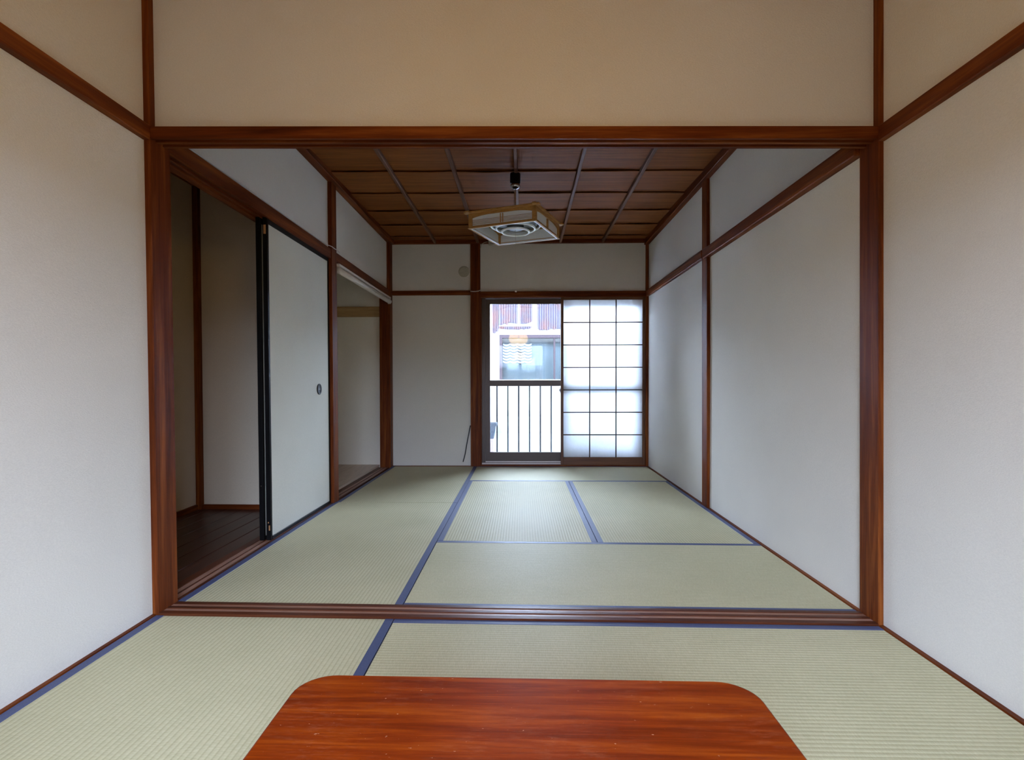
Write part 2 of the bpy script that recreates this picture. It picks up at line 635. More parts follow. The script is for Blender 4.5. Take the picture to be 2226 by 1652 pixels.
# ---- posts of the wide opening
trim(bx(-0.105, 0.0, -0.116, 0.0, -0.06, 2.42, bev=0.003), timber['z'], 'reddish brown post at the left side of the wide opening', 'post')
trim(bx(2.64, 2.745, -0.116, -0.003, -0.06, 2.42, bev=0.003), timber['z'], 'reddish brown post at the right side of the wide opening', 'post')


# ---- header with two grooves along its underside
def header_profile(y0, y1, z0, z1, g):
    """profile in (y, z), grooves cut upwards from z0"""
    p = [(y0, z1), (y0, z0)]
    for a, b in g:
        p += [(a, z0), (a, z0 + 0.012), (b, z0 + 0.012), (b, z0)]
    p += [(y1, z0), (y1, z1)]
    return p


trim(MB().prism(header_profile(-0.116, -0.030, 1.756, 1.800, [(-0.104, -0.083), (-0.066, -0.045)]), 0.0, 2.64, 'x'),
     timber['x'], 'long reddish brown header beam above the wide opening with two grooves', 'beam')

# ---- threshold between the rooms: ridges and worn tracks
th = thing('trim_40', (1.32, -0.06, 0), 'worn brown wooden threshold with two sliding tracks between the rooms', 'threshold', None, 'structure')
MB().prism([(-0.116, -0.058), (-0.116, 0.007), (-0.094, 0.008), (-0.094, 0.003), (-0.070, 0.003), (-0.070, 0.008), (-0.052, 0.008), (-0.052, 0.003), (-0.028, 0.003), (-0.028, 0.008), (-0.006, 0.007), (-0.006, -0.058)],
           0.0, 2.64, 'x').build('threshold_beam', ridge['x'], th)
bx(0.0, 2.64, -0.0945, -0.0695, 0.000, 0.0052).build('sliding_track', groove['x'], th)
bx(0.0, 2.64, -0.0525, -0.0275, 0.000, 0.0052).build('sliding_track', groove['x'], th)

# ---- picture rails
trim(bx(-0.03, 0.004, -2.78, -0.117, 1.750, 1.804, bev=0.003), timber['y'], 'brown picture rail on the left wall of the near room', 'rail')
trim(bx(2.636, 2.67, -2.78, -0.117, 1.744, 1.800, bev=0.003), timber['y'], 'brown picture rail on the right wall of the near room', 'rail')
trim(bx(2.622, 2.67, -0.002, 1.742, 1.743, 1.808, bev=0.004), timber['y'], 'brown picture rail on the right wall from the opening to the slim post', 'rail')
trim(bx(2.632, 2.67, 1.80, 3.53, 1.755, 1.818, bev=0.004), timber['y'], 'brown picture rail on the right wall between the slim post and the far corner', 'rail')
# ---- slim posts on the right wall
trim(bx(2.638, 2.70, 1.695, 1.800, -0.06, 2.34, bev=0.002), timber['z'], 'slim brown post halfway along the right wall of the far room', 'post')
trim(bx(2.629, 2.70, 3.515, 3.60, -0.06, 2.34, bev=0.002), timber['z'], 'narrow dark post in the far right corner', 'post')
# ---- floor strips against the walls
struct(bx(2.641, 2.66, -0.003, 3.52, -0.058, 0.004).build('baseboard_right', timber['y']), 'thin brown floor strip along the right wall of the far room', 'baseboard')
struct(bx(2.641, 2.66, -2.78, -0.117, -0.058, 0.004).build('baseboard_right', timber['y']), 'thin brown floor strip along the right wall of the near room', 'baseboard')
struct(bx(-0.030, -0.009, -2.78, -0.117, -0.058, 0.004).build('baseboard_left', timber['y']), 'thin brown floor strip along the left wall of the near room', 'baseboard')
struct(bx(0.0, 0.822, 3.522, 3.55, -0.058, 0.004).build('baseboard_back', timber['x']), 'thin dark floor strip under the far wall panel', 'baseboard')

# ---- left side: posts, lintel and sill of the closets
trim(bx(-0.125, -0.002, 1.772, 1.875, -0.06, 2.35, bev=0.003), timber['z'], 'reddish brown post between the two closets on the left', 'post')
trim(bx(-0.105, 0.005, 3.43, 3.535, -0.06, 2.35, bev=0.003), timber['z'], 'reddish brown corner post at the far left', 'post')


def closet_lintel(y0, y1, label, zt=1.824):
    p = [(-0.008, zt), (-0.008, 1.756), (-0.022, 1.756), (-0.022, 1.767), (-0.051, 1.767), (-0.051, 1.756), (-0.057, 1.756),
         (-0.057, 1.767), (-0.086, 1.767), (-0.086, 1.756), (-0.125, 1.756), (-0.125, zt)]
    trim(MB().prism(p, y0, y1, 'y'), timber['y'], label, 'beam')


closet_lintel(0.0, 1.772, 'dark brown lintel with door grooves above the half open closet')
closet_lintel(1.875, 3.43, 'dark brown lintel above the white blind of the second closet')


def closet_sill(y0, y1, label, n):
    s_ = thing('trim_%d' % n, (-0.06, (y0 + y1) / 2, 0), label, 'sill', None, 'structure')
    p = [(-0.012, -0.058), (-0.012, 0.004), (-0.022, 0.004), (-0.022, 0.0), (-0.051, 0.0), (-0.051, 0.004), (-0.057, 0.004), (-0.057, 0.0),
         (-0.086, 0.0), (-0.086, 0.004), (-0.125, 0.004), (-0.125, -0.058)]
    MB().prism(p, y0, y1, 'y').build('sill_beam', ridge['y'], s_)
    bx(-0.0515, -0.0215, y0, y1, -0.004, 0.0012).build('sliding_track', groove['y'], s_)
    bx(-0.0865, -0.0565, y0, y1, -0.004, 0.0012).build('sliding_track', groove['y'], s_)


closet_sill(0.0, 1.772, 'brown wooden sill with two tracks below the black framed sliding doors', 41)
closet_sill(1.875, 3.43, 'light worn wooden sill of the second closet', 42)

# ---- first closet: dark plank floor, papered walls, dark corner post
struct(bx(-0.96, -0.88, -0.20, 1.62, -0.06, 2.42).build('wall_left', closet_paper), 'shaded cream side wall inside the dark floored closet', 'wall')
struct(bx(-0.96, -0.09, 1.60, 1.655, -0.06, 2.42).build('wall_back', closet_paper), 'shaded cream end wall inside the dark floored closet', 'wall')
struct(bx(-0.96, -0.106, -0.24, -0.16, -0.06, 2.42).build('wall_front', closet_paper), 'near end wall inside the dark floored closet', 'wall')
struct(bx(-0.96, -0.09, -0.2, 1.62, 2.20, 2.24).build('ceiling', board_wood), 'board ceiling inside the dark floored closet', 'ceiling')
trim(bx(-0.885, -0.845, 1.565, 1.605, -0.02, 2.22), timber['z'], 'thin dark corner post inside the half open closet', 'post')
struct(bx(-0.882, -0.868, -0.16, 1.565, -0.012, 0.030).build('baseboard_left', timber['y']), 'dark base strip along the side of the half open closet', 'baseboard')
struct(bx(-0.845, -0.09, 1.585, 1.603, -0.012, 0.026).build('baseboard_back', timber['x']), 'brown base strip at the end wall of the half open closet', 'baseboard')
pf = thing('floor', (-0.5, 0.7, -0.04), 'glossy dark brown plank floor inside the half open closet', 'floor', None, 'structure')
px = -0.126
while px > -0.88:
    bx(max(px - 0.109, -0.885), px, -0.16, 1.60, -0.04, -0.006, bev=0.0025).build('plank', plank_wood, pf)
    px -= 0.112
bx(-0.9, -0.126, -0.18, 1.62, -0.06, -0.041).build('underlay', dark_void, pf)

# ---- second closet: plywood floor, papered end wall with a pine board
struct(bx(-0.96, -0.09, 3.50, 3.56, -0.06, 2.42).build('wall_back', closet_cream), 'warm cream end wall inside the second closet', 'wall')
struct(bx(-0.96, -0.88, 1.655, 3.52, -0.06, 2.42).build('wall_left', closet_cream), 'back wall inside the second closet', 'wall')
struct(bx(-0.96, -0.13, 1.655, 1.77, -0.06, 2.42).build('wall_front', closet_cream), 'partition wall between the two closets', 'wall')
struct(bx(-0.96, -0.09, 1.655, 3.52, 2.25, 2.29).build('ceiling', pale_wood['y']), 'board ceiling inside the second closet', 'ceiling')
struct(bx(-0.90, -0.126, 1.76, 3.505, -0.05, 0.022).build('floor', plywood), 'pale plywood floor of the second closet', 'floor')
trim(bx(-0.88, -0.092, 3.472, 3.502, 1.552, 1.656, bev=0.003), pale_wood['x'], 'honey coloured pine board across the second closet wall', 'board')

# ---- far wall timber
trim(bx(0.820, 0.921, 3.512, 3.62, -0.06, 2.345, bev=0.003), timber['z'], 'dark red post between the far wall panel and the window', 'post')
trim(bx(0.005, 0.820, 3.525, 3.56, 1.779, 1.826, bev=0.003), timber['x'], 'short dark rail across the far wall panel', 'rail')
trim(MB().prism([(3.518, 1.813), (3.518, 1.752), (3.535, 1.752), (3.535, 1.762), (3.562, 1.762), (3.562, 1.752), (3.61, 1.752), (3.61, 1.813)], 0.921, 2.629, 'x'),
     timber['x'], 'dark red lintel above the window and the paper screen', 'beam')
sw = thing('trim_43', (1.78, 3.56, 0), 'dark wooden window sill at the far edge of the tatami', 'sill', None, 'structure')
MB().prism([(3.522, -0.058), (3.522, 0.014), (3.533, 0.014), (3.533, 0.008), (3.564, 0.008), (3.564, 0.014), (3.600, 0.014), (3.600, -0.058)], 0.921, 2.629, 'x').build('sill_beam', timber['x'], sw)
bx(0.921, 2.629, 3.5645, 3.569, 0.012, 0.030).build('sill_lip', alu_lip, sw)
trim(bx(0.921, 0.932, 3.53, 3.62, 0.014, 1.752), timber['z'], 'thin reddish jamb strip beside the window frame', 'trim')

# ---- window_1: bronze aluminium sliding window
w1 = thing('window_1', (1.78, 3.63, 0.0), 'bronze aluminium sliding window with clear glass in the far wall', 'window', None, 'structure')
of = MB()
of.box(0.932, 0.968, 3.60, 3.70, 0.0, 1.80)
of.box(2.60, 2.63, 3.60, 3.70, 0.0, 1.80)
of.box(0.968, 2.60, 3.60, 3.70, -0.02, 0.030)
of.box(0.968, 2.60, 3.60, 3.70, 1.752, 1.80)
of.build('frame', bronze_alu, w1)
bx(0.968, 2.60, 3.598, 3.604, 0.030, 0.044).build('frame_rail', alu_lip, w1)


def sash(x0, x1, y, zl):
    f = MB()
    f.box(x0, x0 + 0.050, y - .012, y + .012, 0.034, 1.750)
    f.box(x1 - 0.050, x1, y - .012, y + .012, 0.034, 1.750)
    f.box(x0 + .05, x1 - .05, y - .012, y + .012, 0.034, 0.134)
    f.box(x0 + .05, x1 - .05, y - .012, y + .012, 1.697, 1.750)
    f.box(x0 + .05, x1 - .05, y - .012, y + .012, 0.833, 0.894)
    s_ = f.build('sash', bronze_alu, w1)
    bx(x0 + .05, x1 - .05, y - .002, y + .002, 0.134, 0.833).build('pane', glass, s_)
    bx(x0 + .05, x1 - .05, y - .002, y + .002, 0.894, 1.697).build('pane', glass, s_)
    return s_


s1 = sash(0.966, 1.81, 3.635, 0)
sash(1.77, 2.602, 3.668, 0)
lk = MB().lathe((1.757, 3.618, 0.79), [(0.012, -0.008), (0.014, 0.0), (0.012, 0.006)], 'y', 16)
lk.box(1.751, 1.757, 3.606, 3.618, 0.765, 0.815, bev=0.002)
lk.build('latch', dark_metal, s1)


# ================================================================== TATAMI MATS
def mat_thing(x0, x1, y0, y1, long_axis, label, group):
    g = 0.0015
    x0, x1, y0, y1 = x0 + g, x1 - g, y0 + g, y1 - g
    t = thing('tatami_mat', ((x0 + x1) / 2, (y0 + y1) / 2, -0.055), label, 'tatami mat', group)
    bw = 0.031
    if long_axis == 'y':
        bx(x0 + bw - .002, x1 - bw + .002, y0, y1, -0.055, 0.0, bev=0.002).build('rush_mat', tatami_y, t)
        for a, b in ((x0, x0 + bw), (x1 - bw, x1)):
            bx(a, b, y0, y1, -0.055, 0.0012, bev=0.0012).build('cloth_border', border_cloth, t)
    else:
        bx(x0, x1, y0 + bw - .002, y1 - bw + .002, -0.055, 0.0, bev=0.002).build('rush_mat', tatami_x, t)
        for a, b in ((y0, y0 + bw), (y1 - bw, y1)):
            bx(x0, x1, a, b, -0.055, 0.0012, bev=0.0012).build('cloth_border', border_cloth, t)
    return t


FAR, NEAR = 'tatami mats of the far room', 'tatami mats of the near room'
mat_thing(-0.012, 0.882, -0.006, 1.810, 'y', 'tatami mat lengthwise along the black framed sliding door', FAR)
mat_thing(0.0, 0.882, 1.810, 3.522, 'y', 'tatami mat lengthwise beside the second closet and far wall panel', FAR)
mat_thing(0.882, 2.640, -0.006, 0.868, 'x', 'tatami mat lying crosswise just beyond the wooden threshold', FAR)
mat_thing(0.882, 1.762, 0.868, 2.678, 'y', 'middle left of two parallel tatami mats lying lengthwise before the window mat', FAR)
mat_thing(1.762, 2.640, 0.868, 2.678, 'y', 'tatami mat lying lengthwise against the right wall', FAR)
mat_thing(0.882, 2.640, 2.678, 3.522, 'x', 'tatami mat lying crosswise right in front of the window', FAR)
mat_thing(-0.008, 0.878, -1.90, -0.118, 'y', 'near tatami mat along the left wall beside the low table', NEAR)
mat_thing(0.878, 2.640, -1.010, -0.118, 'x', 'near tatami mat lying crosswise between low table and threshold', NEAR)


# ================================================================== LOW TABLE
def low_table():
    x0, x1, y0, y1, zt = 0.947, 1.764, -1.90, -1.098, 0.33
    t = thing('low_table', ((x0 + x1) / 2, (y0 + y1) / 2, 0), 'low red brown varnished wooden table with rounded corners in front', 'table')
    r = 0.062
    prof = []
    for cx, cy, a0 in ((x1 - r, y1 - r, 0), (x0 + r, y1 - r, 90), (x0 + r, y0 + r, 180), (x1 - r, y0 + r, 270)):
        for k in range(9):
            a = math.radians(a0 + 90 * k / 8)
            prof.append((cx + r * math.cos(a), cy + r * math.sin(a)))
    n = len(prof)
    cx, cy = (x0 + x1) / 2, (y0 + y1) / 2
    vs, fs = [], []
    for inset, z in ((0.006, zt - 0.026), (0.0, zt - 0.020), (0.0, zt - 0.005), (0.0015, zt - 0.0015), (0.005, zt)):
        for (x, y) in prof:
            d = Vector((x - cx, y - cy))
            q = d * (1 - inset / d.length)
            vs.append((cx + q.x, cy + q.y, z))
    for j in range(4):
        for k in range(n):
            fs.append([j * n + k, j * n + (k + 1) % n, (j + 1) * n + (k + 1) % n, (j + 1) * n + k])
    fs.append(list(range(n))[::-1])
    fs.append([4 * n + k for k in range(n)])
    MB().add(vs, fs).build('table_top', table_wood, t)
    for a in ((x0 + .07, x1 - .07, y1 - .085, y1 - .065), (x0 + .07, x1 - .07, y0 + .065, y0 + .085),
              (x0 + .065, x0 + .085, y0 + .07, y1 - .07), (x1 - .085, x1 - .065, y0 + .07, y1 - .07)):
        bx(*a, zt - 0.072, zt - 0.025, bev=0.002).build('apron', table_leg_wood, t)
    for lx in (x0 + .08, x1 - .08):
        for ly in (y0 + .08, y1 - .08):
            m = MB().prism([(lx - .017, ly - .017), (lx + .017, ly - .017), (lx + .017, ly + .017), (lx - .017, ly + .017)], 0.0, zt - 0.026, 'z')
            m.v = [(lx + (x - lx) * (0.8 if z < .1 else 1.15), ly + (y - ly) * (0.8 if z < .1 else 1.15), z) for x, y, z in m.v]
            m.build('leg', table_leg_wood, t)


low_table()


# ================================================================== SLIDING DOORS (fusuma)
def fusuma(xf, xb, y0, y1, label, chips):
    z0, z1 = 0.0015, 1.762
    t = thing('sliding_door', ((xf + xb) / 2, (y0 + y1) / 2, z0), label, 'sliding door', 'fusuma doors of the half open closet', 'thing')
    fw = 0.020
    bx(xb, xf, y0, y0 + fw, z0, z1, bev=0.002).build('stile', black_lacquer, t)
    bx(xb, xf, y1 - fw, y1, z0, z1, bev=0.002).build('stile', black_lacquer, t)
    bx(xb, xf, y0 + fw, y1 - fw, z0, z0 + fw, bev=0.002).build('rail', black_lacquer, t)
    bx(xb, xf, y0 + fw, y1 - fw, z1 - fw - .012, z1, bev=0.002).build('rail', black_lacquer, t)
    p = bx(xb + .004, xf - .004, y0 + fw - .001, y1 - fw + .001, z0 + fw - .001, z1 - fw - .011).build('paper_panel', fusuma_paper, t)
    if chips:
        hy, hz = y1 - 0.20, 0.822
        h = MB().lathe((xf - .006, hy, hz), [(0.036, 0.0), (0.037, 0.005), (0.034, 0.007), (0.028, 0.0065), (0.026, 0.003), (0.0, 0.0025)], 'x', 32).build('finger_pull', dark_metal, t, smooth=False)
        MB().ring((xf + .0005, hy, hz), 0.0355, 0.0016, 'x', 36, 6).build('pull_ring', black_lacquer, h)
        MB().lathe((xf - .003, hy, hz), [(0.006, 0.0), (0.006, 0.002), (0.0, 0.0025)], 'x', 14).build('pull_stud', steel, h)
        xm = (xf + xb) / 2
        bx(xm - .007, xm + .006, y0 - .0006, y0 + .004, 1.672, 1.722, bev=.0004).build('worn_chip', bare_wood, t)
        bx(xm - .004, xm + .002, y0 - .0006, y0 + .004, 0.095, 0.102).build('worn_chip', bare_wood, t)
        bx(xm + .001, xm + .008, y0 - .0006, y0 + .004, 0.055, 0.083).build('worn_chip', bare_wood, t)
    else:
        MB().lathe(((xf + xb) / 2, y0, 0.30), [(0.0025, -0.001), (0.0025, 0.002)], 'y', 10).build('nail_head', steel, t)
    return t


fusuma(-0.024, -0.049, 0.838, 1.771, 'pale sliding door with black frame and round finger pull, front one', True)
fusuma(-0.0595, -0.0845, 0.832, 1.765, 'second sliding door tucked behind, only its black edge showing', False)


# ================================================================== SHOJI SCREEN
def shoji():
    x0, x1, yf, yb, z0, z1 = 1.755, 2.629, 3.535, 3.560, 0.009, 1.758
    t = thing('shoji_screen', ((x0 + x1) / 2, 3.548, z0), 'white paper shoji screen with dark grid covering the right half of the window', 'shoji screen')
    bx(x0, x0 + .028, yf, yb, z0, z1, bev=.002).build('stile', shoji_wood['z'], t)
    bx(x1 - .028, x1, yf, yb, z0, z1, bev=.002).build('stile', shoji_wood['z'], t)
    bx(x0 + .028, x1 - .028, yf, yb, z0, 0.092, bev=.002).build('rail', shoji_wood['x'], t)
    bx(x0 + .028, x1 - .028, yf, yb, 1.726, z1, bev=.002).build('rail', shoji_wood['x'], t)
    xs = [x0 + .028 + (x1 - x0 - .056) * k / 3 for k in range(4)]
    zs = [0.092 + (1.726 - 0.092) * k / 7 for k in range(8)]
    for x in xs[1:-1]:
        bx(x - .005, x + .005, yf + .004, yb - .004, 0.092, 1.726).build('vertical_bar', bar_wood['z'], t)
    for z in zs[1:-1]:
        bx(x0 + .028, x1 - .028, yf + .005, yb - .005, z - .005, z + .005).build('horizontal_bar', bar_wood['x'], t)
    for i in range(3):
        for j in range(7):
            bx(xs[i], xs[i + 1], yb - .0045, yb - .0040, zs[j], zs[j + 1]).build('paper_pane', shoji_paper, t)


shoji()


# ================================================================== PENDANT LAMP
def pendant():
    cx, cy, zb, zt = 1.314, 1.68, 1.900, 2.012
    ANG = math.radians(-22.0)
    c = (cx, cy)
    t = thing('pendant_lamp', (cx, cy, CEIL), 'square wooden framed pendant lamp with white panels and ring tubes', 'lamp')

    def part(mb, name, mat, parent=t, smooth=False):
        return mb.rotz(c, ANG).build(name, mat, parent, smooth)
    # ceiling socket and stem
    cap = MB().lathe((cx, cy, 0), [(0.036, CEIL - .02), (0.036, CEIL - .075), (0.034, CEIL - .085), (0.0, CEIL - .085)], 'z', 28).build('ceiling_socket', black_lacquer, t)
    MB().lathe((cx, cy, 0), [(0.020, CEIL - .085), (0.033, CEIL - .094), (0.034, CEIL - .108), (0.024, CEIL - .120), (0.010, CEIL - .126), (0.0, CEIL - .126)], 'z', 28).build('chrome_cap', steel, t, True)
    MB().tube([(cx, cy, CEIL - .126), (cx, cy, zt - .01)], 0.0065, 12).build('stem', steel, t)
    h = 0.240          # half width of the body
    # four sides
    for s in range(4):
        rot = lambda mb: mb.rotz(c, s * PI / 2)
        y = cy - h
        side = rot(bx(cx - h, cx + h, y, y + .012, zb + .006, zb + .016))
        side = part(side, 'bottom_rail', lamp_wood['x'])
        # top rail with a shallow arch cut from its underside
        n = 16
        vs, fs = [], []
        for k in range(n + 1):
            u = k / n
            x = cx - h + 2 * h * u
            e = abs(2 * u - 1)
            z_low = zt - .028 - 0.022 * max(0, (e - .35) / .65) ** 2
            for yy in (y, y + .012):
                vs += [(x, yy, z_low), (x, yy, zt - .010)]
        for k in range(n):
            a, b = 4 * k, 4 * k + 4
            fs += [[a, b, b + 1, a + 1], [a + 2, a + 3, b + 3, b + 2], [a, a + 2, b + 2, b], [a + 1, b + 1, b + 3, a + 3]]
        fs += [[0, 1, 3, 2], [4 * n, 4 * n + 2, 4 * n + 3, 4 * n + 1]]
        part(rot(MB().add(vs, fs)), 'top_rail', lamp_wood['x'])
        # overhanging roof strip with lapped ends
        part(rot(bx(cx - h - .030, cx + h + .030, y - .014, y + .016, zt - .012 + .001 * (s % 2), zt + .001 * (s % 2), bev=.002)), 'cap_strip', lamp_wood['x'])
        part(rot(bx(cx - h, cx - h + .026, y - .001, y + .025, zb + .004, zt - .010, bev=.001)), 'corner_post', lamp_wood['x'])
        part(rot(bx(cx - h + .02, cx + h - .02, y + .009, y + .0115, zb + .012, zt - .014)), 'white_panel', lamp_acrylic)
        for dx in (-.010, .006):
            part(rot(bx(cx + dx, cx + dx + .005, y + .002, y + .009, zb + .02, zt - .034)), 'mullion', lamp_wood['x'])
        for k in range(4 if s % 2 == 0 else 0):
            part(rot(bx(cx - h + .026, cx + h - .026, y + .005, y + .0085, zb + .027 + .0085 * k, zb + .0287 + .0085 * k)), 'thin_slat', lamp_wood['x'])
        # white lip round the open underside
        part(rot(bx(cx - h - .004, cx + h - .012 + .012, y - .004, y + .008, zb, zb + .006)), 'lower_lip', lamp_wood['x'])
        part(rot(bx(cx - h + .008, cx + h - .008, y + .008, y + .017, zb + .001, zb + .010)), 'inner_lip', lamp_white)
    # lid, reflector, tubes
    part(bx(cx - h + .014, cx + h - .014, cy - h + .014, cy + h - .014, zt - .016, zt - .012), 'lid', lamp_grey)
    MB().lathe((cx, cy, 0), [(0.168, 1.975), (0.172, 1.972), (0.168, 1.969), (0.090, 1.982), (0.0, 1.982)], 'z', 40).build('reflector', lamp_grey, t, False)
    MB().lathe((cx, cy, 0), [(0.060, 1.982), (0.058, 1.938), (0.050, 1.930), (0.0, 1.930)], 'z', 28).build('ballast', lamp_grey, t)
    MB().ring((cx, cy, 1.958), 0.170, 0.0075, 'z', 48, 12).build('tube_ring', lamp_glass, t, True)
    MB().ring((cx, cy, 1.938), 0.134, 0.0080, 'z', 48, 12).build('tube_ring', lamp_glass, t, True)
    MB().ring((cx, cy, 1.916), 0.094, 0.0080, 'z', 48, 12).build('tube_ring', lamp_glass, t, True)
    # pull cord
    pc = MB().tube([(cx, cy, 1.930), (cx, cy, 1.512)], 0.0011, 6).build('pull_cord', white_wire, t)
    MB().lathe((cx, cy, 1.500), [(0.004, 0.014), (0.008, 0.006), (0.007, 0.0), (0.0, -0.001)], 'z', 12).build('cord_knob', white_plastic, pc, True)


pendant()

# ================================================================== LIT LAMP OF THE NEAR ROOM (seen mirrored in the far window pane)
def globe_lamp():
    cx, cy, cz, R = 1.30, -1.40, 1.74, 0.19
    t = thing('ceiling_lamp', (cx, cy, 2.40), 'round glowing warm lamp of the near room, seen only mirrored in the window pane', 'lamp')
    MB().lathe((cx, cy, 0), [(0.05, 2.399), (0.05, 2.36), (0.012, 2.345), (0.0, 2.345)], 'z', 24).build('ceiling_cap', dark_metal, t)
    MB().tube([(cx, cy, 2.36), (cx, cy, cz + .15)], 0.005, 8).build('cord', black_rubber, t)
    prof = [(0.0, cz - R * 0.8)] + [(R * math.sin(a), cz - R * 0.8 * math.cos(a)) for a in [PI * k / 14 for k in range(1, 14)]] + [(0.0, cz + R * 0.8)]
    MB().lathe((cx, cy, 0), prof, 'z', 36).build('paper_globe', warm_globe, t, True)


globe_lamp()

# ================================================================== SMALL FITTINGS
# rolled white blind under the second lintel
rb = thing('roller_blind', (0.0, 2.64, 1.67), 'rolled up white blind under the lintel of the second closet', 'blind')
bx(-0.012, 0.016, 1.885, 3.425, 1.728, 1.744, bev=.002).build('head_rail', white_plastic, rb)
MB().tube([(0.004, 1.885, 1.697), (0.004, 2.6, 1.697), (0.004, 3.42, 1.697)], 0.022, 20).build('rolled_fabric', white_plastic, rb, True)
for y in (1.888, 3.405):
    bx(-0.012, 0.018, y, y + .004, 1.672, 1.730, bev=.001).build('bracket', white_plastic, rb)

# round cover plate
rv = thing('vent_cover', (0.75, 3.545, 2.024), 'small round cream cover plate high on the far wall', 'vent')
MB().lathe((0.75, 3.545, 2.024), [(0.057, 0.0), (0.057, -0.006), (0.052, -0.010), (0.047, -0.010), (0.045, -0.004), (0.0, -0.004)], 'y', 36).build('cover_ring', cream_plastic, rv)
for k in range(3):
    a = math.radians(20 + 60 * k)
    m = bx(0.75 - .043, 0.75 + .043, 3.535, 3.542, 2.024 - .004, 2.024 + .004)
    m.v = [(0.75 + (x - .75) * math.cos(a) - (z - 2.024) * math.sin(a), y, 2.024 + (x - .75) * math.sin(a) + (z - 2.024) * math.cos(a)) for x, y, z in m.v]
    m.build('spoke', cream_plastic, rv)

# wires
o = MB().tube([(0.820, 3.508, 1.815), (0.845, 3.5075, 1.812), (0.875, 3.5075, 1.812), (0.905, 3.508, 1.816), (0.923, 3.512, 1.826)], 0.0045, 8).build('wire', white_wire, None, True)
tag(o, 'white wire curving across the dark post left of the window', 'wire')
o = MB().tube([(0.815, 3.534, 0.425), (0.796, 3.5335, 0.33), (0.775, 3.5335, 0.22), (0.760, 3.533, 0.13), (0.738, 3.533, 0.045)], 0.0052, 8).build('cable', black_rubber, None, True)
tag(o, 'black cable end hanging on the far wall near the floor', 'cable')
pts = [(-0.023, 0.03 + 0.12 * k, 1.8400 + 0.0012 * math.sin(k * 1.9)) for k in range(14)] + [(-0.012, 1.72, 1.838), (0.0015, 1.765, 1.838), (0.003, 1.82, 1.836), (0.001, 1.88, 1.840), (-0.006, 1.95, 1.842)]
o = MB().tube(pts, 0.0030, 8).build('wire', white_wire, None, True)
tag(o, 'thin pale wire running along the top of the closet lintel', 'wire')
jb = thing('junction_box', (1.03, 3.50, 2.28), 'small cream junction box under the far ceiling edge', 'box')
bx(1.010, 1.052, 3.478, 3.506, 2.286, 2.334, bev=.003).build('box_body', cream_plastic, jb)
MB().tube([(1.012, 3.495, 2.318), (0.99, 3.50, 2.319), (0.96, 3.505, 2.312), (0.935, 3.508, 2.295), (0.922, 3.515, 2.25)], 0.0035, 8).build('lead_wire', cream_plastic, jb, True)

# ================================================================== OUTSIDE
struct(bx(-150, 150, -150, 150, -3.05, -3.0).build('ground', ground_mat), 'grey street ground far below the windows', 'ground')
struct(bx(-1.2, 4.6, 3.70, 4.52, -0.20, -0.08).build('balcony_floor', white_paint), 'pale balcony floor outside the window', 'balcony floor')
# eave over the balcony
struct(bx(-1.5, 4.6, 3.66, 4.20, 2.25, 2.33).build('eave', pale_wood['x']), 'eave above the balcony outside the window', 'eave')
br = thing('balcony_railing', (1.5, 4.45, -0.08), 'white balcony railing of upright boards outside the window', 'railing')
sx = 1.054 - 0.131 * 8
for k in range(20):
    xa = sx + 0.1307 * k
    bx(xa + .009, xa + 0.1307 - .009, 4.44, 4.46, -0.04, 0.875, bev=.002).build('railing_board', white_paint, br)
bx(sx - .01, sx + 2.62, 4.4605, 4.466, -0.04, 0.875).build('gap_darkening_sheet', gap_dark, br)  # near-black sheet added so the open gaps between boards read dark
bx(sx - .02, sx + 2.64, 4.466, 4.50, 0.80, 0.84).build('cross_rail', white_paint, br)
bx(sx - .02, sx + 2.64, 4.466, 4.50, 0.05, 0.09).build('cross_rail', white_paint, br)
bx(sx - .02, sx + 2.64, 4.43, 4.50, 0.875, 0.905, bev=.004).build('hand_rail', white_paint, br)
# planter on a stand
pl = thing('planter', (0.93, 4.30, -0.08), 'slate blue planter on a pale stand at the left of the balcony', 'planter')
m = MB()
vs, fs = [], []
for (hx, hy, z) in ((0.075, 0.06, 0.215), (0.10, 0.08, 0.36), (0.112, 0.09, 0.362), (0.112, 0.09, 0.395), (0.10, 0.08, 0.395), (0.095, 0.075, 0.375)):
    vs += [(0.945 - hx, 4.30 - hy, z), (0.945 + hx, 4.30 - hy, z), (0.945 + hx, 4.30 + hy, z), (0.945 - hx, 4.30 + hy, z)]
for j in range(5):
    for k in range(4):
        fs.append([4 * j + k, 4 * j + (k + 1) % 4, 4 * j + 4 + (k + 1) % 4, 4 * j + 4 + k])
fs += [[3, 2, 1, 0], [20, 21, 22, 23]]
m.add(vs, fs).build('pot', planter_blue, pl)
bx(0.875, 1.02, 4.24, 4.36, -0.08, 0.215, bev=.006).build('stand', planter_pink, pl)

# unseen dark houses added behind the viewer to block low sky light
ho = thing('unseen_street_house', (1.3, -10.0, -3.0), 'unseen row of brown houses added behind the viewer to block low sky light', 'house')
bx(-14, 17, -15.0, -9.6, -3.0, 1.35).build('wall', brown_stucco, ho)
MB().prism([(-15.4, 1.35), (-9.1, 1.35), (-9.1, 1.45), (-12.2, 2.35), (-15.4, 1.45)], -14.4, 17.4, 'x').build('roof', roof_tile, ho)

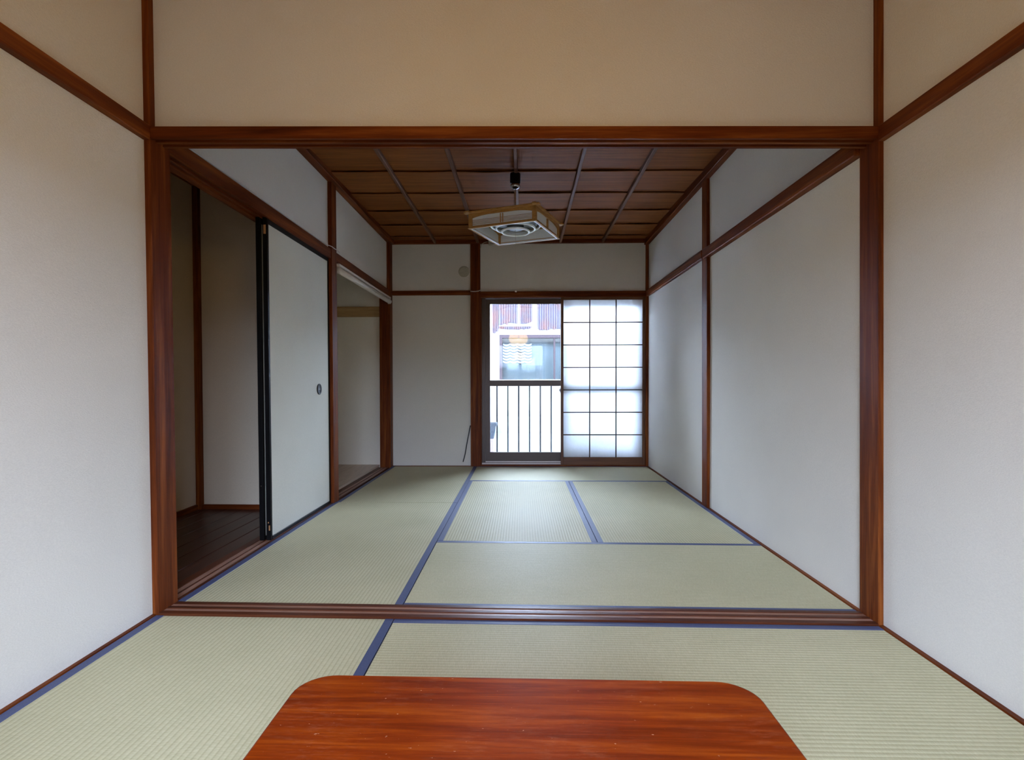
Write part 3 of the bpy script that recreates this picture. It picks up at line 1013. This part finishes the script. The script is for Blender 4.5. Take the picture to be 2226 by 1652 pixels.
# neighbour's house across the narrow gap
nb = thing('neighbour_house', (1.4, 7.1, -3.0), 'neighbouring white house with rusty corrugated sheets and a window', 'house')
YN = 7.02
nw = MB()
nw.box(-4.0, 0.981, YN, YN + .25, -3.0, 2.24)
nw.box(0.981, 3.05, YN, YN + .25, -3.0, 0.18)
nw.box(0.981, 3.05, YN, YN + .25, 1.67, 2.24)
nw.box(3.05, 8.0, YN, YN + .25, -3.0, 2.24)
nw.build('wall', stucco, nb)
bx(-4.3, 8.3, YN - .08, YN + 2.5, 2.24, 2.31).build('roof', roof_tile, nb)


def corrugated(x0, x1, z0, z1, y, jag, seed):
    rnd = random.Random(seed)
    nw_ = max(2, int(round((x1 - x0) / 0.038)))
    nn = nw_ * 6
    vs, fs = [], []
    low = [z0 + (rnd.uniform(0, jag) if jag else 0) for _ in range(nw_ + 1)]
    for k in range(nn + 1):
        x = x0 + (x1 - x0) * k / nn
        d = y + 0.010 * math.cos(2 * PI * k / 6)
        zl = low[k // 6]
        vs += [(x, d, zl), (x, d, z1), (x, d + .0015, z1), (x, d + .0015, zl)]
    for k in range(nn):
        a, b = 4 * k, 4 * k + 4
        for j in range(4):
            fs.append([a + j, a + (j + 1) % 4, b + (j + 1) % 4, b + j])
    fs += [[0, 1, 2, 3], [4 * nn + 3, 4 * nn + 2, 4 * nn + 1, 4 * nn]]
    return MB().add(vs, fs)


for i, (x0, x1, z0, z1, dy, jag) in enumerate((
        (0.848, 0.963, 1.688, 2.235, 0.012, 0.06),
        (0.969, 1.29, 1.822, 2.235, 0.03, 0.06),
        (1.321, 1.533, 1.822, 2.235, 0.03, 0.06),
        (0.969, 1.521, 1.755, 1.813, 0.012, 0.025),
        (1.606, 2.115, 1.737, 2.235, 0.03, 0.04),
        (2.15, 2.65, 1.737, 2.235, .012, .04),
        (2.67, 3.2, 1.737, 2.235, .03, .04))):
    corrugated(x0, x1, z0, z1, YN - dy - .012, jag, 90 + i).build('corrugated_sheet', rusty, nb)
wfr = MB()
xl, xi, xm0, xm1, zt_, zi = 0.975, 1.024, 1.884, 1.914, 1.67, 1.613
wfr.box(xl, xi, YN - .05, YN + .03, 0.18, zt_)
wfr.box(3.0, 3.05, YN - .05, YN + .03, 0.18, zt_)
wfr.box(xi, 3.0, YN - .05, YN + .03, zi, zt_)
wfr.box(xi, 3.0, YN - .05, YN + .03, 0.18, 0.235)
wfr.box(xm0, xm1, YN - .04, YN + .02, 0.235, zi)
wnb = wfr.build('window', neighbour_frame, nb)
bx(xi, xm0, YN + .0, YN + .004, 0.235, zi).build('pane', glass, wnb)
bx(xm1, 3.0, YN + .0, YN + .004, 0.235, zi).build('pane', glass, wnb)
bx(xl + .01, 3.04, YN + .14, YN + .15, 0.19, zt_ - .01).build('curtain', curtain_blue, wnb)
for r in range(7):  # wavy strips modelled in place of roof tiles mirrored in the pane
    zc = 1.503 - 0.049 * r
    vs, fs = [], []
    n = 48
    for k in range(n + 1):
        x = xi + 0.008 + 0.49 * k / n
        dz = 0.022 * abs(math.sin(PI * k / 12)) - .008
        for yy in (YN + .120 - .003 * r, YN + .124 - .003 * r):
            vs += [(x, yy, zc - dz), (x, yy, zc + .026 - dz * .8)]
    for k in range(n):
        a, b = 4 * k, 4 * k + 4
        fs += [[a, b, b + 1, a + 1], [a + 2, a + 3, b + 3, b + 2], [a, a + 2, b + 2, b], [a + 1, b + 1, b + 3, a + 3]]
    MB().add(vs, fs).build('reflection_strip', reflection_white, wnb)
